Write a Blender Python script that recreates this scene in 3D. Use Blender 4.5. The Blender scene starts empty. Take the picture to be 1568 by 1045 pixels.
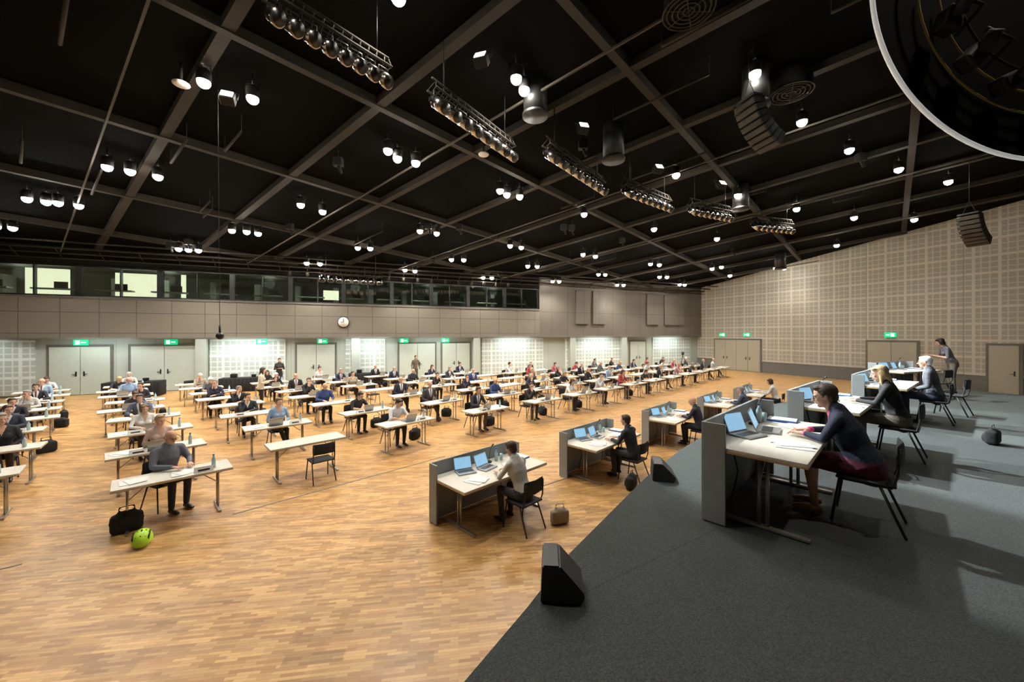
import bpy, bmesh, math, random
import numpy as np
from mathutils import Vector, Matrix, Euler
random.seed(7)
scene=bpy.context.scene
COL=scene.collection
V=Vector
# ------------------------------------------------------------------ materials
MATS={}
def mat(name,col,rough=0.5,metal=0.0,var=0.08,nscale=8.0,emis=None,estr=0.0,spec=0.5,bump=0.0,bscale=200):
    if name in MATS: return MATS[name]
    m=bpy.data.materials.new(name); m.use_nodes=True
    nt=m.node_tree; b=nt.nodes['Principled BSDF']
    b.inputs['Roughness'].default_value=rough
    b.inputs['Metallic'].default_value=metal
    b.inputs['Specular IOR Level'].default_value=spec
    tc=nt.nodes.new('ShaderNodeTexCoord')
    nz=nt.nodes.new('ShaderNodeTexNoise'); nz.inputs['Scale'].default_value=nscale
    nt.links.new(tc.outputs['Object'],nz.inputs['Vector'])
    r=nt.nodes.new('ShaderNodeValToRGB')
    r.color_ramp.elements[0].position=0.3; r.color_ramp.elements[1].position=0.7
    r.color_ramp.elements[0].color=tuple(c*(1-var) for c in col)+(1,)
    r.color_ramp.elements[1].color=tuple(min(1,c*(1+var)) for c in col)+(1,)
    nt.links.new(nz.outputs['Fac'],r.inputs['Fac']); nt.links.new(r.outputs['Color'],b.inputs['Base Color'])
    if bump>0:
        n2=nt.nodes.new('ShaderNodeTexNoise'); n2.inputs['Scale'].default_value=bscale
        nt.links.new(tc.outputs['Object'],n2.inputs['Vector'])
        bp=nt.nodes.new('ShaderNodeBump'); bp.inputs['Strength'].default_value=bump; bp.inputs['Distance'].default_value=0.01
        nt.links.new(n2.outputs['Fac'],bp.inputs['Height']); nt.links.new(bp.outputs['Normal'],b.inputs['Normal'])
    if emis:
        b.inputs['Emission Color'].default_value=tuple(emis)+(1,)
        b.inputs['Emission Strength'].default_value=estr
    MATS[name]=m
    return m
def objcol_mat(name,rough=0.8):
    m=bpy.data.materials.new(name); m.use_nodes=True; nt=m.node_tree; b=nt.nodes['Principled BSDF']
    oi=nt.nodes.new('ShaderNodeObjectInfo'); nz=nt.nodes.new('ShaderNodeTexNoise'); nz.inputs['Scale'].default_value=14
    mr=nt.nodes.new('ShaderNodeMapRange'); mr.inputs[3].default_value=0.8; mr.inputs[4].default_value=1.15
    mx=nt.nodes.new('ShaderNodeVectorMath'); mx.operation='SCALE'
    tc=nt.nodes.new('ShaderNodeTexCoord'); nt.links.new(tc.outputs['Object'],nz.inputs['Vector'])
    nt.links.new(nz.outputs['Fac'],mr.inputs[0]); nt.links.new(oi.outputs['Color'],mx.inputs[0]); nt.links.new(mr.outputs[0],mx.inputs['Scale'])
    nt.links.new(mx.outputs[0],b.inputs['Base Color']); b.inputs['Roughness'].default_value=rough
    bp=nt.nodes.new('ShaderNodeBump'); bp.inputs['Strength'].default_value=0.5; bp.inputs['Distance'].default_value=0.02
    nt.links.new(nz.outputs['Fac'],bp.inputs['Height']); nt.links.new(bp.outputs['Normal'],b.inputs['Normal'])
    return m
def hair_mat():
    m=bpy.data.materials.new('hair'); m.use_nodes=True; nt=m.node_tree; b=nt.nodes['Principled BSDF']
    oi=nt.nodes.new('ShaderNodeObjectInfo'); r=nt.nodes.new('ShaderNodeValToRGB')
    cr=r.color_ramp; cr.elements[0].color=(.008,.006,.005,1); cr.elements[1].color=(.75,.74,.72,1)
    for p,c in((.3,(.05,.025,.012,1)),(.55,(.55,.38,.17,1)),(.7,(.22,.2,.18,1))):
        e=cr.elements.new(p); e.color=c
    nt.links.new(oi.outputs['Alpha'],r.inputs['Fac'])
    wv=nt.nodes.new('ShaderNodeTexNoise'); wv.inputs['Scale'].default_value=60
    tc=nt.nodes.new('ShaderNodeTexCoord'); nt.links.new(tc.outputs['Object'],wv.inputs['Vector'])
    bp=nt.nodes.new('ShaderNodeBump'); bp.inputs['Strength'].default_value=.6; bp.inputs['Distance'].default_value=.01
    nt.links.new(wv.outputs['Fac'],bp.inputs['Height']); nt.links.new(bp.outputs['Normal'],b.inputs['Normal'])
    nt.links.new(r.outputs['Color'],b.inputs['Base Color']); b.inputs['Roughness'].default_value=.55
    return m
def pants_mat():
    m=bpy.data.materials.new('trouser_cloth'); m.use_nodes=True; nt=m.node_tree; b=nt.nodes['Principled BSDF']
    oi=nt.nodes.new('ShaderNodeObjectInfo'); r=nt.nodes.new('ShaderNodeValToRGB')
    cr=r.color_ramp; cr.elements[0].color=(.012,.012,.015,1); cr.elements[1].color=(.15,.12,.09,1)
    for p,c in((.4,(.02,.025,.05,1)),(.75,(.04,.04,.045,1))):
        e=cr.elements.new(p); e.color=c
    nt.links.new(oi.outputs['Random'],r.inputs['Fac']); nt.links.new(r.outputs['Color'],b.inputs['Base Color']); b.inputs['Roughness'].default_value=.85
    return m
M_top=objcol_mat('upper_clothes'); M_hair=hair_mat(); M_pants=pants_mat()
M_skin=mat('skin',(.62,.36,.25),.5,var=.06)
M_shirt=mat('white_shirt',(.75,.76,.78),.8)
M_tie=mat('tie',(.12,.02,.03),.6)
M_shoe=mat('shoe_leather',(.015,.012,.01),.35)
M_eyew=mat('eye_white',(.8,.8,.78),.3); M_iris=mat('iris',(.04,.03,.02),.2); M_lips=mat('lips',(.5,.18,.15),.5)
M_frame=mat('spectacle_frame',(.01,.01,.01),.3)
M_brow=mat('eyebrow',(.06,.04,.025),.8)
PM=[M_top,M_pants,M_skin,M_hair,M_shirt,M_tie,M_shoe,M_eyew,M_iris,M_lips,M_frame,M_brow]
TOP,PANTS,SKIN,HAIR,SHIRT,TIE,SHOE,EYEW,IRIS,LIPS,FRAME,BROW=range(12)

M_white_top=mat('table_laminate',(.64,.62,.54),.4,var=.04,nscale=2)
M_edge=mat('beech_edge',(.52,.33,.16),.45)
M_chrome=mat('satin_chrome',(.45,.44,.42),.3,metal=.9)
M_black=mat('black_plastic',(.012,.012,.013),.4)
M_blackfab=mat('black_fabric',(.012,.012,.014),.9)
M_grey=mat('grey_panel',(.29,.31,.31),.6,var=.05)
M_paper=mat('paper',(.8,.79,.76),.7,var=.02)
M_screen=mat('laptop_display',(.1,.25,.4),.2,emis=(.35,.62,.85),estr=.75,var=.3,nscale=9)
M_silver=mat('aluminium',(.4,.41,.43),.35,metal=.8)
M_bottle=mat('bottle_plastic',(.45,.6,.65),.1)
M_green=mat('helmet_green',(.5,.85,.05),.35)
M_exit=mat('exit_sign_green',(.0,.5,.2),.4,emis=(.0,.85,.35),estr=.6)
M_exitw=mat('exit_sign_white',(.8,.9,.8),.4,emis=(.8,1,.85),estr=1.1)
M_lamp=mat('lamp_glow',(1,.98,.92),.4,emis=(1,.95,.84),estr=120)
M_lamp.cycles.emission_sampling='NONE'
M_lamphouse=mat('lamp_housing',(.015,.014,.013),.6,spec=.2)
M_flood=mat('flood_glow',(1,1,1),.4,emis=(.95,1,.9),estr=2); M_flood.cycles.emission_sampling='NONE'
M_beam=mat('ceiling_steel',(.034,.029,.023),.75,var=.1,nscale=1,spec=.15)
M_rail=mat('ceiling_rail',(.075,.066,.055),.6,spec=.2)
M_ceil=mat('ceiling_black',(.0032,.0031,.0031),.95,nscale=1,spec=.05)
M_par=mat('par_can_metal',(.55,.52,.48),.22,metal=1.0)

# ------------------------------------------------------------------ mesh builder
class B:
    def __init__(s): s.v=[]; s.f=[]; s.m=[]; s.sm=[]
    def add(s,vf,mi=0,M=None,smooth=True,mats=None):
        vs,fs=vf; o=len(s.v)
        for p in vs:
            p=V(p); s.v.append(tuple(M@p) if M is not None else tuple(p))
        for k,f in enumerate(fs):
            s.f.append(tuple(i+o for i in f)); s.m.append(mats[k] if mats is not None else mi); s.sm.append(smooth)
        return s
    def mesh(s,name,mats):
        me=bpy.data.meshes.new(name); me.from_pydata(s.v,[],s.f)
        for m in mats: me.materials.append(m)
        me.polygons.foreach_set('material_index',s.m); me.polygons.foreach_set('use_smooth',s.sm)
        me.update(); return me
def put(name,me,loc=(0,0,0),rz=0,scale=1,parent=None,rot=None,color=None):
    o=bpy.data.objects.new(name,me); COL.objects.link(o)
    o.location=loc; o.rotation_euler=rot if rot is not None else (0,0,rz)
    if isinstance(scale,(int,float)): scale=(scale,)*3
    o.scale=scale
    if parent: o.parent=parent
    if color: o.color=color
    return o
def box(cx,cy,cz,sx,sy,sz,bev=0.0):
    bm=bmesh.new(); bmesh.ops.create_cube(bm,size=1)
    for v in bm.verts: v.co=V((v.co.x*sx,v.co.y*sy,v.co.z*sz))
    if bev>0: bmesh.ops.bevel(bm,geom=bm.edges[:],offset=bev,segments=2,affect='EDGES',profile=.5)
    for v in bm.verts: v.co+=V((cx,cy,cz))
    bm.verts.index_update()
    r=([tuple(v.co) for v in bm.verts],[tuple(v.index for v in f.verts) for f in bm.faces]); bm.free(); return r
def ell(c,r,nu=16,nv=10):
    vs=[];fs=[]
    vs.append((c[0],c[1],c[2]+r[2]))
    for j in range(1,nv):
        t=math.pi*j/nv
        for i in range(nu):
            a=2*math.pi*i/nu
            vs.append((c[0]+r[0]*math.sin(t)*math.cos(a),c[1]+r[1]*math.sin(t)*math.sin(a),c[2]+r[2]*math.cos(t)))
    vs.append((c[0],c[1],c[2]-r[2])); L=len(vs)-1
    for i in range(nu): fs.append((0,1+i,1+(i+1)%nu))
    for j in range(nv-2):
        for i in range(nu):
            a=1+j*nu+i;b=1+j*nu+(i+1)%nu
            fs.append((a,a+nu,b+nu,b))
    o=1+(nv-2)*nu
    for i in range(nu): fs.append((o+(i+1)%nu,o+i,L))
    return vs,fs
def loft(path,radii,right=None,n=12,cap=True):
    P=[V(p) for p in path]; R=[(r,r) if isinstance(r,(int,float)) else r for r in radii]
    T=[]
    for i in range(len(P)):
        a=P[max(0,i-1)];b=P[min(len(P)-1,i+1)]; T.append((b-a).normalized())
    if cap:
        r0=min(R[0]);r1=min(R[-1])
        P=[P[0]-T[0]*r0*.95,P[0]-T[0]*r0*.6]+P+[P[-1]+T[-1]*r1*.6,P[-1]+T[-1]*r1*.95]
        R=[(R[0][0]*.25,R[0][1]*.25),(R[0][0]*.78,R[0][1]*.78)]+R+[(R[-1][0]*.78,R[-1][1]*.78),(R[-1][0]*.25,R[-1][1]*.25)]
        T=[T[0],T[0]]+T+[T[-1],T[-1]]
    vs=[];fs=[]
    side=V(right) if right else (V((1,0,0)) if abs(T[0].x)<.8 else V((0,1,0)))
    for p,r,t in zip(P,R,T):
        s=(side-t*side.dot(t))
        if s.length<1e-4: s=t.orthogonal()
        s.normalize(); 
        if not right: side=s
        u=t.cross(s)
        for i in range(n):
            a=2*math.pi*i/n; q=p+s*(r[0]*math.cos(a))+u*(r[1]*math.sin(a)); vs.append(tuple(q))
    m=len(P)
    for j in range(m-1):
        for i in range(n):
            a=j*n+i;b=j*n+(i+1)%n; fs.append((a,b,b+n,a+n))
    fs.append(tuple(reversed(range(n)))); fs.append(tuple((m-1)*n+i for i in range(n)))
    return vs,fs
def tube(path,r,n=8): return loft(path,[r]*len(path),n=n,cap=False)
def xf(vf,M): return [tuple(M@V(p)) for p in vf[0]],vf[1]
def remesh(parts,voxel,it=3):
    bm=bmesh.new()
    for vs,fs in parts:
        bv=[bm.verts.new(p) for p in vs]
        for f in fs:
            try: bm.faces.new([bv[i] for i in f])
            except ValueError: pass
    bmesh.ops.recalc_face_normals(bm,faces=bm.faces[:])
    me=bpy.data.meshes.new('tmp'); bm.to_mesh(me); bm.free()
    o=bpy.data.objects.new('tmp',me); COL.objects.link(o)
    r=o.modifiers.new('r','REMESH'); r.mode='VOXEL'; r.voxel_size=voxel
    s=o.modifiers.new('s','SMOOTH'); s.factor=.5; s.iterations=it
    dg=bpy.context.evaluated_depsgraph_get(); e=o.evaluated_get(dg)
    m=e.to_mesh(); n=len(m.vertices); a=np.empty(n*3,'f'); m.vertices.foreach_get('co',a)
    vs=[tuple(x) for x in a.reshape(-1,3).tolist()]; fs=[tuple(p.vertices) for p in m.polygons]
    e.to_mesh_clear(); bpy.data.objects.remove(o); bpy.data.meshes.remove(me)
    return vs,fs

# ------------------------------------------------------------------ people
def hand_template():
    parts=[loft([(0,-.03,0),(0,.03,0),(0,.085,-.002)],[(.026,.020),(.037,.015),(.040,.012)],right=(1,0,0))]
    for x,l,k in((-.031,.055,.010),(-.0105,.070,.0045),(.0105,.076,.003),(.031,.066,.006)):
        dx=x*.25
        parts.append(loft([(x,.075,0),(x+dx*.5,.085+l*.4,-.001),(x+dx*.8,.085+l*.72,-.012),(x+dx,.085+l*.95,-.026)],[.0095,.009,.008,.007],n=8))
    parts.append(loft([(.022,.01,-.004),(.047,.035,-.012),(.058,.06,-.018),(.060,.082,-.022)],[.014,.0115,.010,.008],n=8))
    return remesh(parts,.0045,2)
HAND=hand_template()
def head_template():
    parts=[ell((0,-.012,.035),(.076,.096,.083)),ell((0,.022,-.025),(.059,.066,.088)),ell((0,.060,-.090),(.026,.022,.018)),
      ell((0,.074,.024),(.048,.016,.009)),ell((.036,.058,-.018),(.022,.022,.026)),ell((-.036,.058,-.018),(.022,.022,.026)),
      loft([(0,.084,.012),(0,.098,-.010),(0,.108,-.028)],[.008,.010,.013],n=8),ell((.011,.095,-.031),(.008,.011,.007)),ell((-.011,.095,-.031),(.008,.011,.007)),
      ell((0,.083,-.056),(.026,.009,.009)),ell((.079,-.008,-.004),(.009,.019,.032)),ell((-.079,-.008,-.004),(.009,.019,.032)),
      loft([(0,-.012,-.03),(0,-.022,-.10),(0,-.035,-.19)],[.054,.052,.060])]
    return remesh(parts,.006,2)
HEAD=head_template()
def hair_template(style):
    if style=='bald': p=[ell((0,-.038,-.012),(.080,.068,.042))]
    else:
        p=[ell((0,-.026,.048),(.085,.099,.088)),ell((0,-.052,-.006),(.076,.062,.072))]
        if style in('bob','long','curly'):
            p+=[ell((.074,-.028,-.02),(.026,.052,.080)),ell((-.074,-.028,-.02),(.026,.052,.080)),ell((0,-.062,-.035),(.078,.052,.088)),ell((.045,.050,.083),(.045,.035,.022)),ell((-.045,.05,.083),(.045,.035,.022))]
        if style=='long':
            p+=[loft([(0,-.07,-.02),(0,-.085,-.12),(0,-.10,-.21)],[(.085,.04),(.09,.035),(.07,.02)],right=(1,0,0)),
                loft([(.078,-.01,-.02),(.082,.01,-.12),(.085,.02,-.19)],[.026,.024,.012]),loft([(-.078,-.01,-.02),(-.082,.01,-.12),(-.085,.02,-.19)],[.026,.024,.012])]
        if style=='short': p+=[ell((0,.035,.098),(.062,.045,.025)),ell((.074,.0,.02),(.012,.022,.035)),ell((-.074,.0,.02),(.012,.022,.035))]
        if style=='pony': p+=[ell((0,-.13,.05),(.035,.04,.04)),ell((0,.03,.1),(.06,.045,.022))]
    return remesh(p,.010,3)
HAIRS={}
def add_head(b,M,style,glasses=False):
    b.add(HEAD,SKIN,M)
    if style not in HAIRS: HAIRS[style]=hair_template(style)
    b.add(HAIRS[style],HAIR,M)
    for s in(-1,1):
        b.add(ell((s*.030,.0725,-.001),(.0135,.0135,.0095),10,8),EYEW,M)
        b.add(ell((s*.030,.0815,-.001),(.007,.006,.007),8,6),IRIS,M)
        b.add(loft([(s*.014,.090,.018),(s*.030,.089,.023),(s*.047,.076,.019)],[.0035,.004,.003],n=6),BROW,M)
        if glasses:
            pts=[(s*.031+.024*math.cos(a),.096-abs(.024*math.cos(a)+.031*1)*0.1,-.002+.018*math.sin(a)) for a in [i*math.pi/6 for i in range(13)]]
            b.add(tube(pts,.0022,6),FRAME,M)
            b.add(tube([(s*.055,.09,.004),(s*.080,.06,.004),(s*.084,-.01,.002)],.002,6),FRAME,M)
    if glasses: b.add(tube([(-.008,.103,.0),(.008,.103,.0)],.0022,6),FRAME,M)
    b.add(loft([(-.022,.088,-.056),(0,.0945,-.054),(.022,.088,-.056)],[.003,.0055,.003],n=6),LIPS,M)
def person(name,style='short',sex='m',lean=12,pitch=8,yaw=0,arms='table',outfit='suit',legs='trousers',glasses=False,standing=False,voxel=.0125,sleeve='long',custom=None,over=None,bulk=1.0):
    b=B(); w=1.0 if sex=='m' else .9
    hz=.53 if not standing else .90
    L=math.radians(lean)
    def T(p):
        x,y,z=p; z-=.50; c,s=math.cos(L),math.sin(L)
        return V((x*w,y*c+z*s,hz-.03+z*c-y*s))
    parts=[];bones=[]
    def limb(pts,rad,mt,right=None,n=12):
        parts.append(loft(pts,rad,right,n))
        for i in range(len(pts)-1):
            r=rad[i] if isinstance(rad[i],(int,float)) else min(rad[i]); bones.append((V(pts[i]),V(pts[i+1]),r,mt))
    hipw=.165 if sex=='m' else .18
    tr=[(.145,.11),(hipw,.13),(.150*(1 if sex=='m' else .9),.112),(.178,.122),(.170,.105),(.10,.08)]
    tr=[(a*bulk if i<4 else a,c*bulk if i<4 else c) for i,(a,c) in enumerate(tr)]
    limb([T((0,-.03,.47)),T((0,-.03,.56)),T((0,-.01,.73)),T((0,.0,.90)),T((0,-.005,1.02)),T((0,-.01,1.10))],tr,TOP,right=(1,0,0),n=18)
    limb([T((-.165,-.005,1.035)),T((0,-.01,1.06)),T((.165,-.005,1.035))],[.062,.07,.062],TOP)
    if sex=='f': 
        parts.append(ell(T((.075,.09,.90)),(.07,.055,.065))); parts.append(ell(T((-.075,.09,.90)),(.07,.055,.065)))
    limb([T((0,-.01,1.08)),T((0,.0,1.15))],[.062,.056],SHIRT if outfit=='suit' else SKIN)
    for s in(-1,1):
        S=T((s*.19,-.005,1.03))
        if arms=='table': E=V((s*.27,S.y+.10,.80)); W=V((s*.13,.45,.80))
        elif arms=='write': 
            E=V((s*.27,S.y+.12,.80)); W=V((s*.10+.04,.43,.79)) if s==1 else V((-.18,.40,.79))
        elif arms=='chin':
            if s==1: E=V((.17,.33,.80)); W=V((.07,.36,1.02))
            else: E=V((-.26,.2,.80)); W=V((-.02,.42,.80))
        elif arms=='lap': E=V((s*.26,S.y-.0,.76)); W=V((s*.07,S.y+.22,.66))
        elif arms=='hang': E=V((s*.25*w,S.y-.02,S.z-.29)); W=V((s*.26*w,S.y+.06,S.z-.53))
        elif arms=='hold': E=V((s*.24,S.y+.02,S.z-.28)); W=V((s*.10,S.y+.28,S.z-.22))
        if custom and (s in custom): E,W=[V(q) for q in custom[s]]
        fm=TOP if sleeve=='long' else SKIN
        limb([S,S.lerp(E,.5),E],[.058*w*bulk,.052*w*bulk,.045*w],TOP)
        limb([E,E.lerp(W,.4),W],[.045*w,.041*w,.029*w if sleeve=='short' else .034*w],fm)
        d=(W-E).normalized()
        if arms in('table','write') and not (custom and s in custom): d=V((d.x*.6,d.y,-.05)).normalized()
        if arms=='chin' and s==1: d=V((-.1,-.1,1)).normalized()
        up=V((0,0,1)) if abs(d.z)<.8 else V((s*1.0,.3,0))
        up=(up-d*up.dot(d)).normalized(); x=d.cross(up).normalized()
        Mh=Matrix((( x.x*-s, d.x, up.x, W.x),( x.y*-s, d.y, up.y, W.y),( x.z*-s, d.z, up.z, W.z),(0,0,0,1)))
        b.add(HAND,SKIN,Mh@Matrix.Translation((0,.03,0)))
        if outfit=='suit': b.add(loft([W-d*.012,W+d*.006],[.034*w,.033*w],n=10),SHIRT)
    for s in(-1,1):
        lm=PANTS if legs=='trousers' else (SKIN if legs=='skirt' else PANTS)
        if not standing:
            H=V((s*.092,.0,.535));K=V((s*.115,.43,.53));A=V((s*.12,.42 if s>0 else .38,.10))
            if legs=='cross' and s>0: K=V((.05,.44,.60)); A=V((-.02,.62,.26))
        else:
            H=V((s*.092,0,.88));K=V((s*.10,.02,.49));A=V((s*.11,-.01,.10))
        limb([H,H.lerp(K,.5),K],[.088,.076,.062],PANTS)
        limb([K,K.lerp(A,.35),A],[.060,.056,.045] if lm==PANTS else [.052,.050,.032],lm)
        fd=V((0,1,0)) if not(legs=='cross' and s>0) else V((0,.8,-.5)).normalized()
        limb([A+V((0,-.035,-.055)),A+fd*.08+V((0,0,-.055)),A+fd*.17+V((0,0,-.068))],[(.037,.036),(.044,.036),(.038,.022)],SHOE,right=(1,0,0))
    if legs=='skirt' and not standing:
        limb([V((0,-.03,.52)),V((0,.2,.53)),V((0,.40,.53))],[(.18,.11),(.19,.10),(.19,.085)],PANTS,right=(1,0,0))
    vf=remesh(parts,voxel,4)
    va=np.array(vf[0]); cs=np.array([va[list(f)].mean(0) for f in vf[1]])
    best=np.full(len(cs),1e9); mi=np.zeros(len(cs),int)
    for a,c,r,mt in bones:
        a=np.array(a);c=np.array(c);d=c-a; t=np.clip(((cs-a)@d)/max(d@d,1e-9),0,1)
        dd=np.linalg.norm(cs-(a+t[:,None]*d),axis=1)-r
        k=dd<best; best[k]=dd[k]; mi[k]=mt
    c,s_=math.cos(L),math.sin(L)
    zz=(cs[:,2]-hz+.03); yy=cs[:,1]
    z0=zz*c+yy*s_+.5; y0=yy*c-zz*s_
    hem=.60 if outfit not in('suit','coat') else (.58 if not standing else .50)
    mi[(mi==TOP)&(z0<hem)&(np.abs(cs[:,0])<.21)]=PANTS
    if standing and outfit in('suit','coat'): mi[(mi==PANTS)&(z0>hem)]=TOP
    if outfit=='suit':
        f=(mi==TOP)&(y0>.05)&(z0>.78)&(np.abs(cs[:,0])<.012+(z0-.78)*.20)
        mi[f]=SHIRT
        f2=f&(np.abs(cs[:,0])<.02); mi[f2]=TIE
    if outfit=='open':
        f=(mi==TOP)&(y0>.05)&(z0>.92)&(np.abs(cs[:,0])<(z0-.92)*.35); mi[f]=SHIRT if sex=='m' else SKIN
    b.add(vf,mats=mi.tolist())
    hc=T((0,.035,1.255))
    Mhd=Matrix.Translation(hc)@Matrix.Rotation(math.radians(yaw),4,'Z')@Matrix.Rotation(math.radians(-pitch),4,'X')
    add_head(b,Mhd,style,glasses)
    cpts=[T((.066*math.sin(a),-.012+.060*math.cos(a),1.10-.022*math.cos(a))) for a in [i*math.pi/8 for i in range(17)]]
    b.add(tube(cpts,.014,8),SHIRT if outfit=='suit' else TOP)
    pm=list(PM)
    for k_,m_ in (over or {}).items(): pm[k_]=m_
    return b.mesh(name,pm)

# ------------------------------------------------------------------ frames
def n2(a):
    l=math.hypot(*a); return (a[0]/l,a[1]/l)
C=(17.6,36.0); E=(-.922,-.388); N=(.388,-.922)   # back wall
R=n2((8.1,-17.0)); RN=(-.903,-.43)                 # right wall
def dist(x,y): return (x-C[0])*N[0]+(y-C[1])*N[1]
def zc(x,y): return 7.4+.13*dist(x,y)
P_A=(C[0]+50*E[0],C[1]+50*E[1]); P_F=(P_A[0]+.388*28,P_A[1]-.922*28); P_D=(C[0]+48*R[0],C[1]+48*R[1])
ROOM=[C,P_A,P_F,P_D]
def poly_prism(name,pts,z0,z1,mats,side=0):
    b=B(); n=len(pts)
    zt=[z1(p) if callable(z1) else z1 for p in pts]; zb=[z0(p) if callable(z0) else z0 for p in pts]
    vs=[(p[0],p[1],z) for p,z in zip(pts,zb)]+[(p[0],p[1],z) for p,z in zip(pts,zt)]
    b.add((vs,[tuple(range(n,2*n))]),0,smooth=False); b.add((vs,[tuple(reversed(range(n)))]),0,smooth=False)
    b.add((vs,[(i,(i+1)%n,(i+1)%n+n,i+n) for i in range(n)]),side,smooth=False)
    me=b.mesh(name,mats)
    bm=bmesh.new(); bm.from_mesh(me); bmesh.ops.remove_doubles(bm,verts=bm.verts[:],dist=1e-4); bmesh.ops.recalc_face_normals(bm,faces=bm.faces[:]); bm.to_mesh(me); bm.free()
    return put(name,me)
def floor_mat():
    m=bpy.data.materials.new('parquet'); m.use_nodes=True; nt=m.node_tree; b=nt.nodes['Principled BSDF']; L=nt.links.new
    tc=nt.nodes.new('ShaderNodeTexCoord')
    def bricks(rot,w,h,c1,c2):
        mp=nt.nodes.new('ShaderNodeMapping'); mp.inputs['Rotation'].default_value=(0,0,math.radians(rot)); L(tc.outputs['Object'],mp.inputs['Vector'])
        br=nt.nodes.new('ShaderNodeTexBrick'); L(mp.outputs[0],br.inputs['Vector'])
        br.inputs['Scale'].default_value=1; br.inputs['Brick Width'].default_value=w; br.inputs['Row Height'].default_value=h
        br.inputs['Mortar Size'].default_value=.0008; br.offset=.43
        br.inputs['Color1'].default_value=c1; br.inputs['Color2'].default_value=c2; br.inputs['Mortar'].default_value=(.26,.14,.05,1)
        return br,mp
    br,mp=bricks(-8,.20,.035,(.66,.41,.17,1),(.40,.205,.068,1))
    br2,_=bricks(-8,.55,.14,(1.12,1.1,1.05,1),(.76,.74,.70,1)); br2.inputs['Mortar'].default_value=(.82,.8,.77,1)
    nz=nt.nodes.new('ShaderNodeTexNoise'); nz.inputs['Scale'].default_value=.5; L(tc.outputs['Object'],nz.inputs['Vector'])
    mr=nt.nodes.new('ShaderNodeMapRange'); mr.inputs[3].default_value=.82; mr.inputs[4].default_value=1.12; L(nz.outputs['Fac'],mr.inputs[0])
    mu=nt.nodes.new('ShaderNodeVectorMath'); mu.operation='MULTIPLY'; L(br.outputs['Color'],mu.inputs[0]); L(br2.outputs['Color'],mu.inputs[1])
    sc=nt.nodes.new('ShaderNodeVectorMath'); sc.operation='SCALE'; L(mu.outputs[0],sc.inputs[0]); L(mr.outputs[0],sc.inputs['Scale'])
    L(sc.outputs[0],b.inputs['Base Color']); b.inputs['Roughness'].default_value=.36; b.inputs['Specular IOR Level'].default_value=.4
    return m
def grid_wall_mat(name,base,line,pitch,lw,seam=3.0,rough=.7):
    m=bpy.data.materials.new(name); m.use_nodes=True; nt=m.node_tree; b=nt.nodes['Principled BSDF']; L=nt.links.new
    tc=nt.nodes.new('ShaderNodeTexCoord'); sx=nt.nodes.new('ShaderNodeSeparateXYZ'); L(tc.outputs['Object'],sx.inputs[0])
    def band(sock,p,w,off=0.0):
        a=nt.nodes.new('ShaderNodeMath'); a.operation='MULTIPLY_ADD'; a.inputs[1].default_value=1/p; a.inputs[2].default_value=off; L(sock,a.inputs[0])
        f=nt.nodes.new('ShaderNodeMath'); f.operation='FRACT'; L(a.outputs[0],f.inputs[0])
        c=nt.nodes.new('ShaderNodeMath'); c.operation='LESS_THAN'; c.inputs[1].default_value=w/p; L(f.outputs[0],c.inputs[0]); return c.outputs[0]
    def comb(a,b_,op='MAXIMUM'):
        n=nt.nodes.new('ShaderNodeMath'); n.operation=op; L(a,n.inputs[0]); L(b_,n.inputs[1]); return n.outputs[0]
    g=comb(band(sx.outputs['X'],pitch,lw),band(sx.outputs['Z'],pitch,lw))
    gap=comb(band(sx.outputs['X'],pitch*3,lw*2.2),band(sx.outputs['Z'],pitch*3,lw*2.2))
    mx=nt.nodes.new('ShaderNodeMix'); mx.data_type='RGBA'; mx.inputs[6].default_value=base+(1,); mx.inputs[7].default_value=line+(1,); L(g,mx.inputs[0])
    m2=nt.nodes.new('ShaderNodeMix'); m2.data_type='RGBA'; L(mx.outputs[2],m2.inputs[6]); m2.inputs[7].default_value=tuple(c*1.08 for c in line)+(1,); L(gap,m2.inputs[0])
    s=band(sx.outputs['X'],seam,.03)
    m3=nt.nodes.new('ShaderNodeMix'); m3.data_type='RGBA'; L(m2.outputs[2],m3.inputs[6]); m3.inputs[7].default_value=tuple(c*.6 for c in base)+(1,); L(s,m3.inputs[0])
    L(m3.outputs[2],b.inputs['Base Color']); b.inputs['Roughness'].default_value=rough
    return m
def panel_mat(name,base,dark,px,pz,lw=.03,rough=.6,offz=0):
    m=bpy.data.materials.new(name); m.use_nodes=True; nt=m.node_tree; b=nt.nodes['Principled BSDF']; L=nt.links.new
    tc=nt.nodes.new('ShaderNodeTexCoord'); mp=nt.nodes.new('ShaderNodeMapping'); mp.inputs['Rotation'].default_value=(math.radians(-90),0,0); mp.inputs['Location'].default_value=(0,offz,0); L(tc.outputs['Object'],mp.inputs[0])
    br=nt.nodes.new('ShaderNodeTexBrick'); L(mp.outputs[0],br.inputs[0]); br.offset=0; br.inputs['Scale'].default_value=1
    br.inputs['Brick Width'].default_value=px; br.inputs['Row Height'].default_value=pz; br.inputs['Mortar Size'].default_value=lw/2
    br.inputs['Color1'].default_value=base+(1,); br.inputs['Color2'].default_value=tuple(c*.93 for c in base)+(1,); br.inputs['Mortar'].default_value=dark+(1,)
    L(br.outputs['Color'],b.inputs['Base Color']); b.inputs['Roughness'].default_value=rough
    return m
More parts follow.
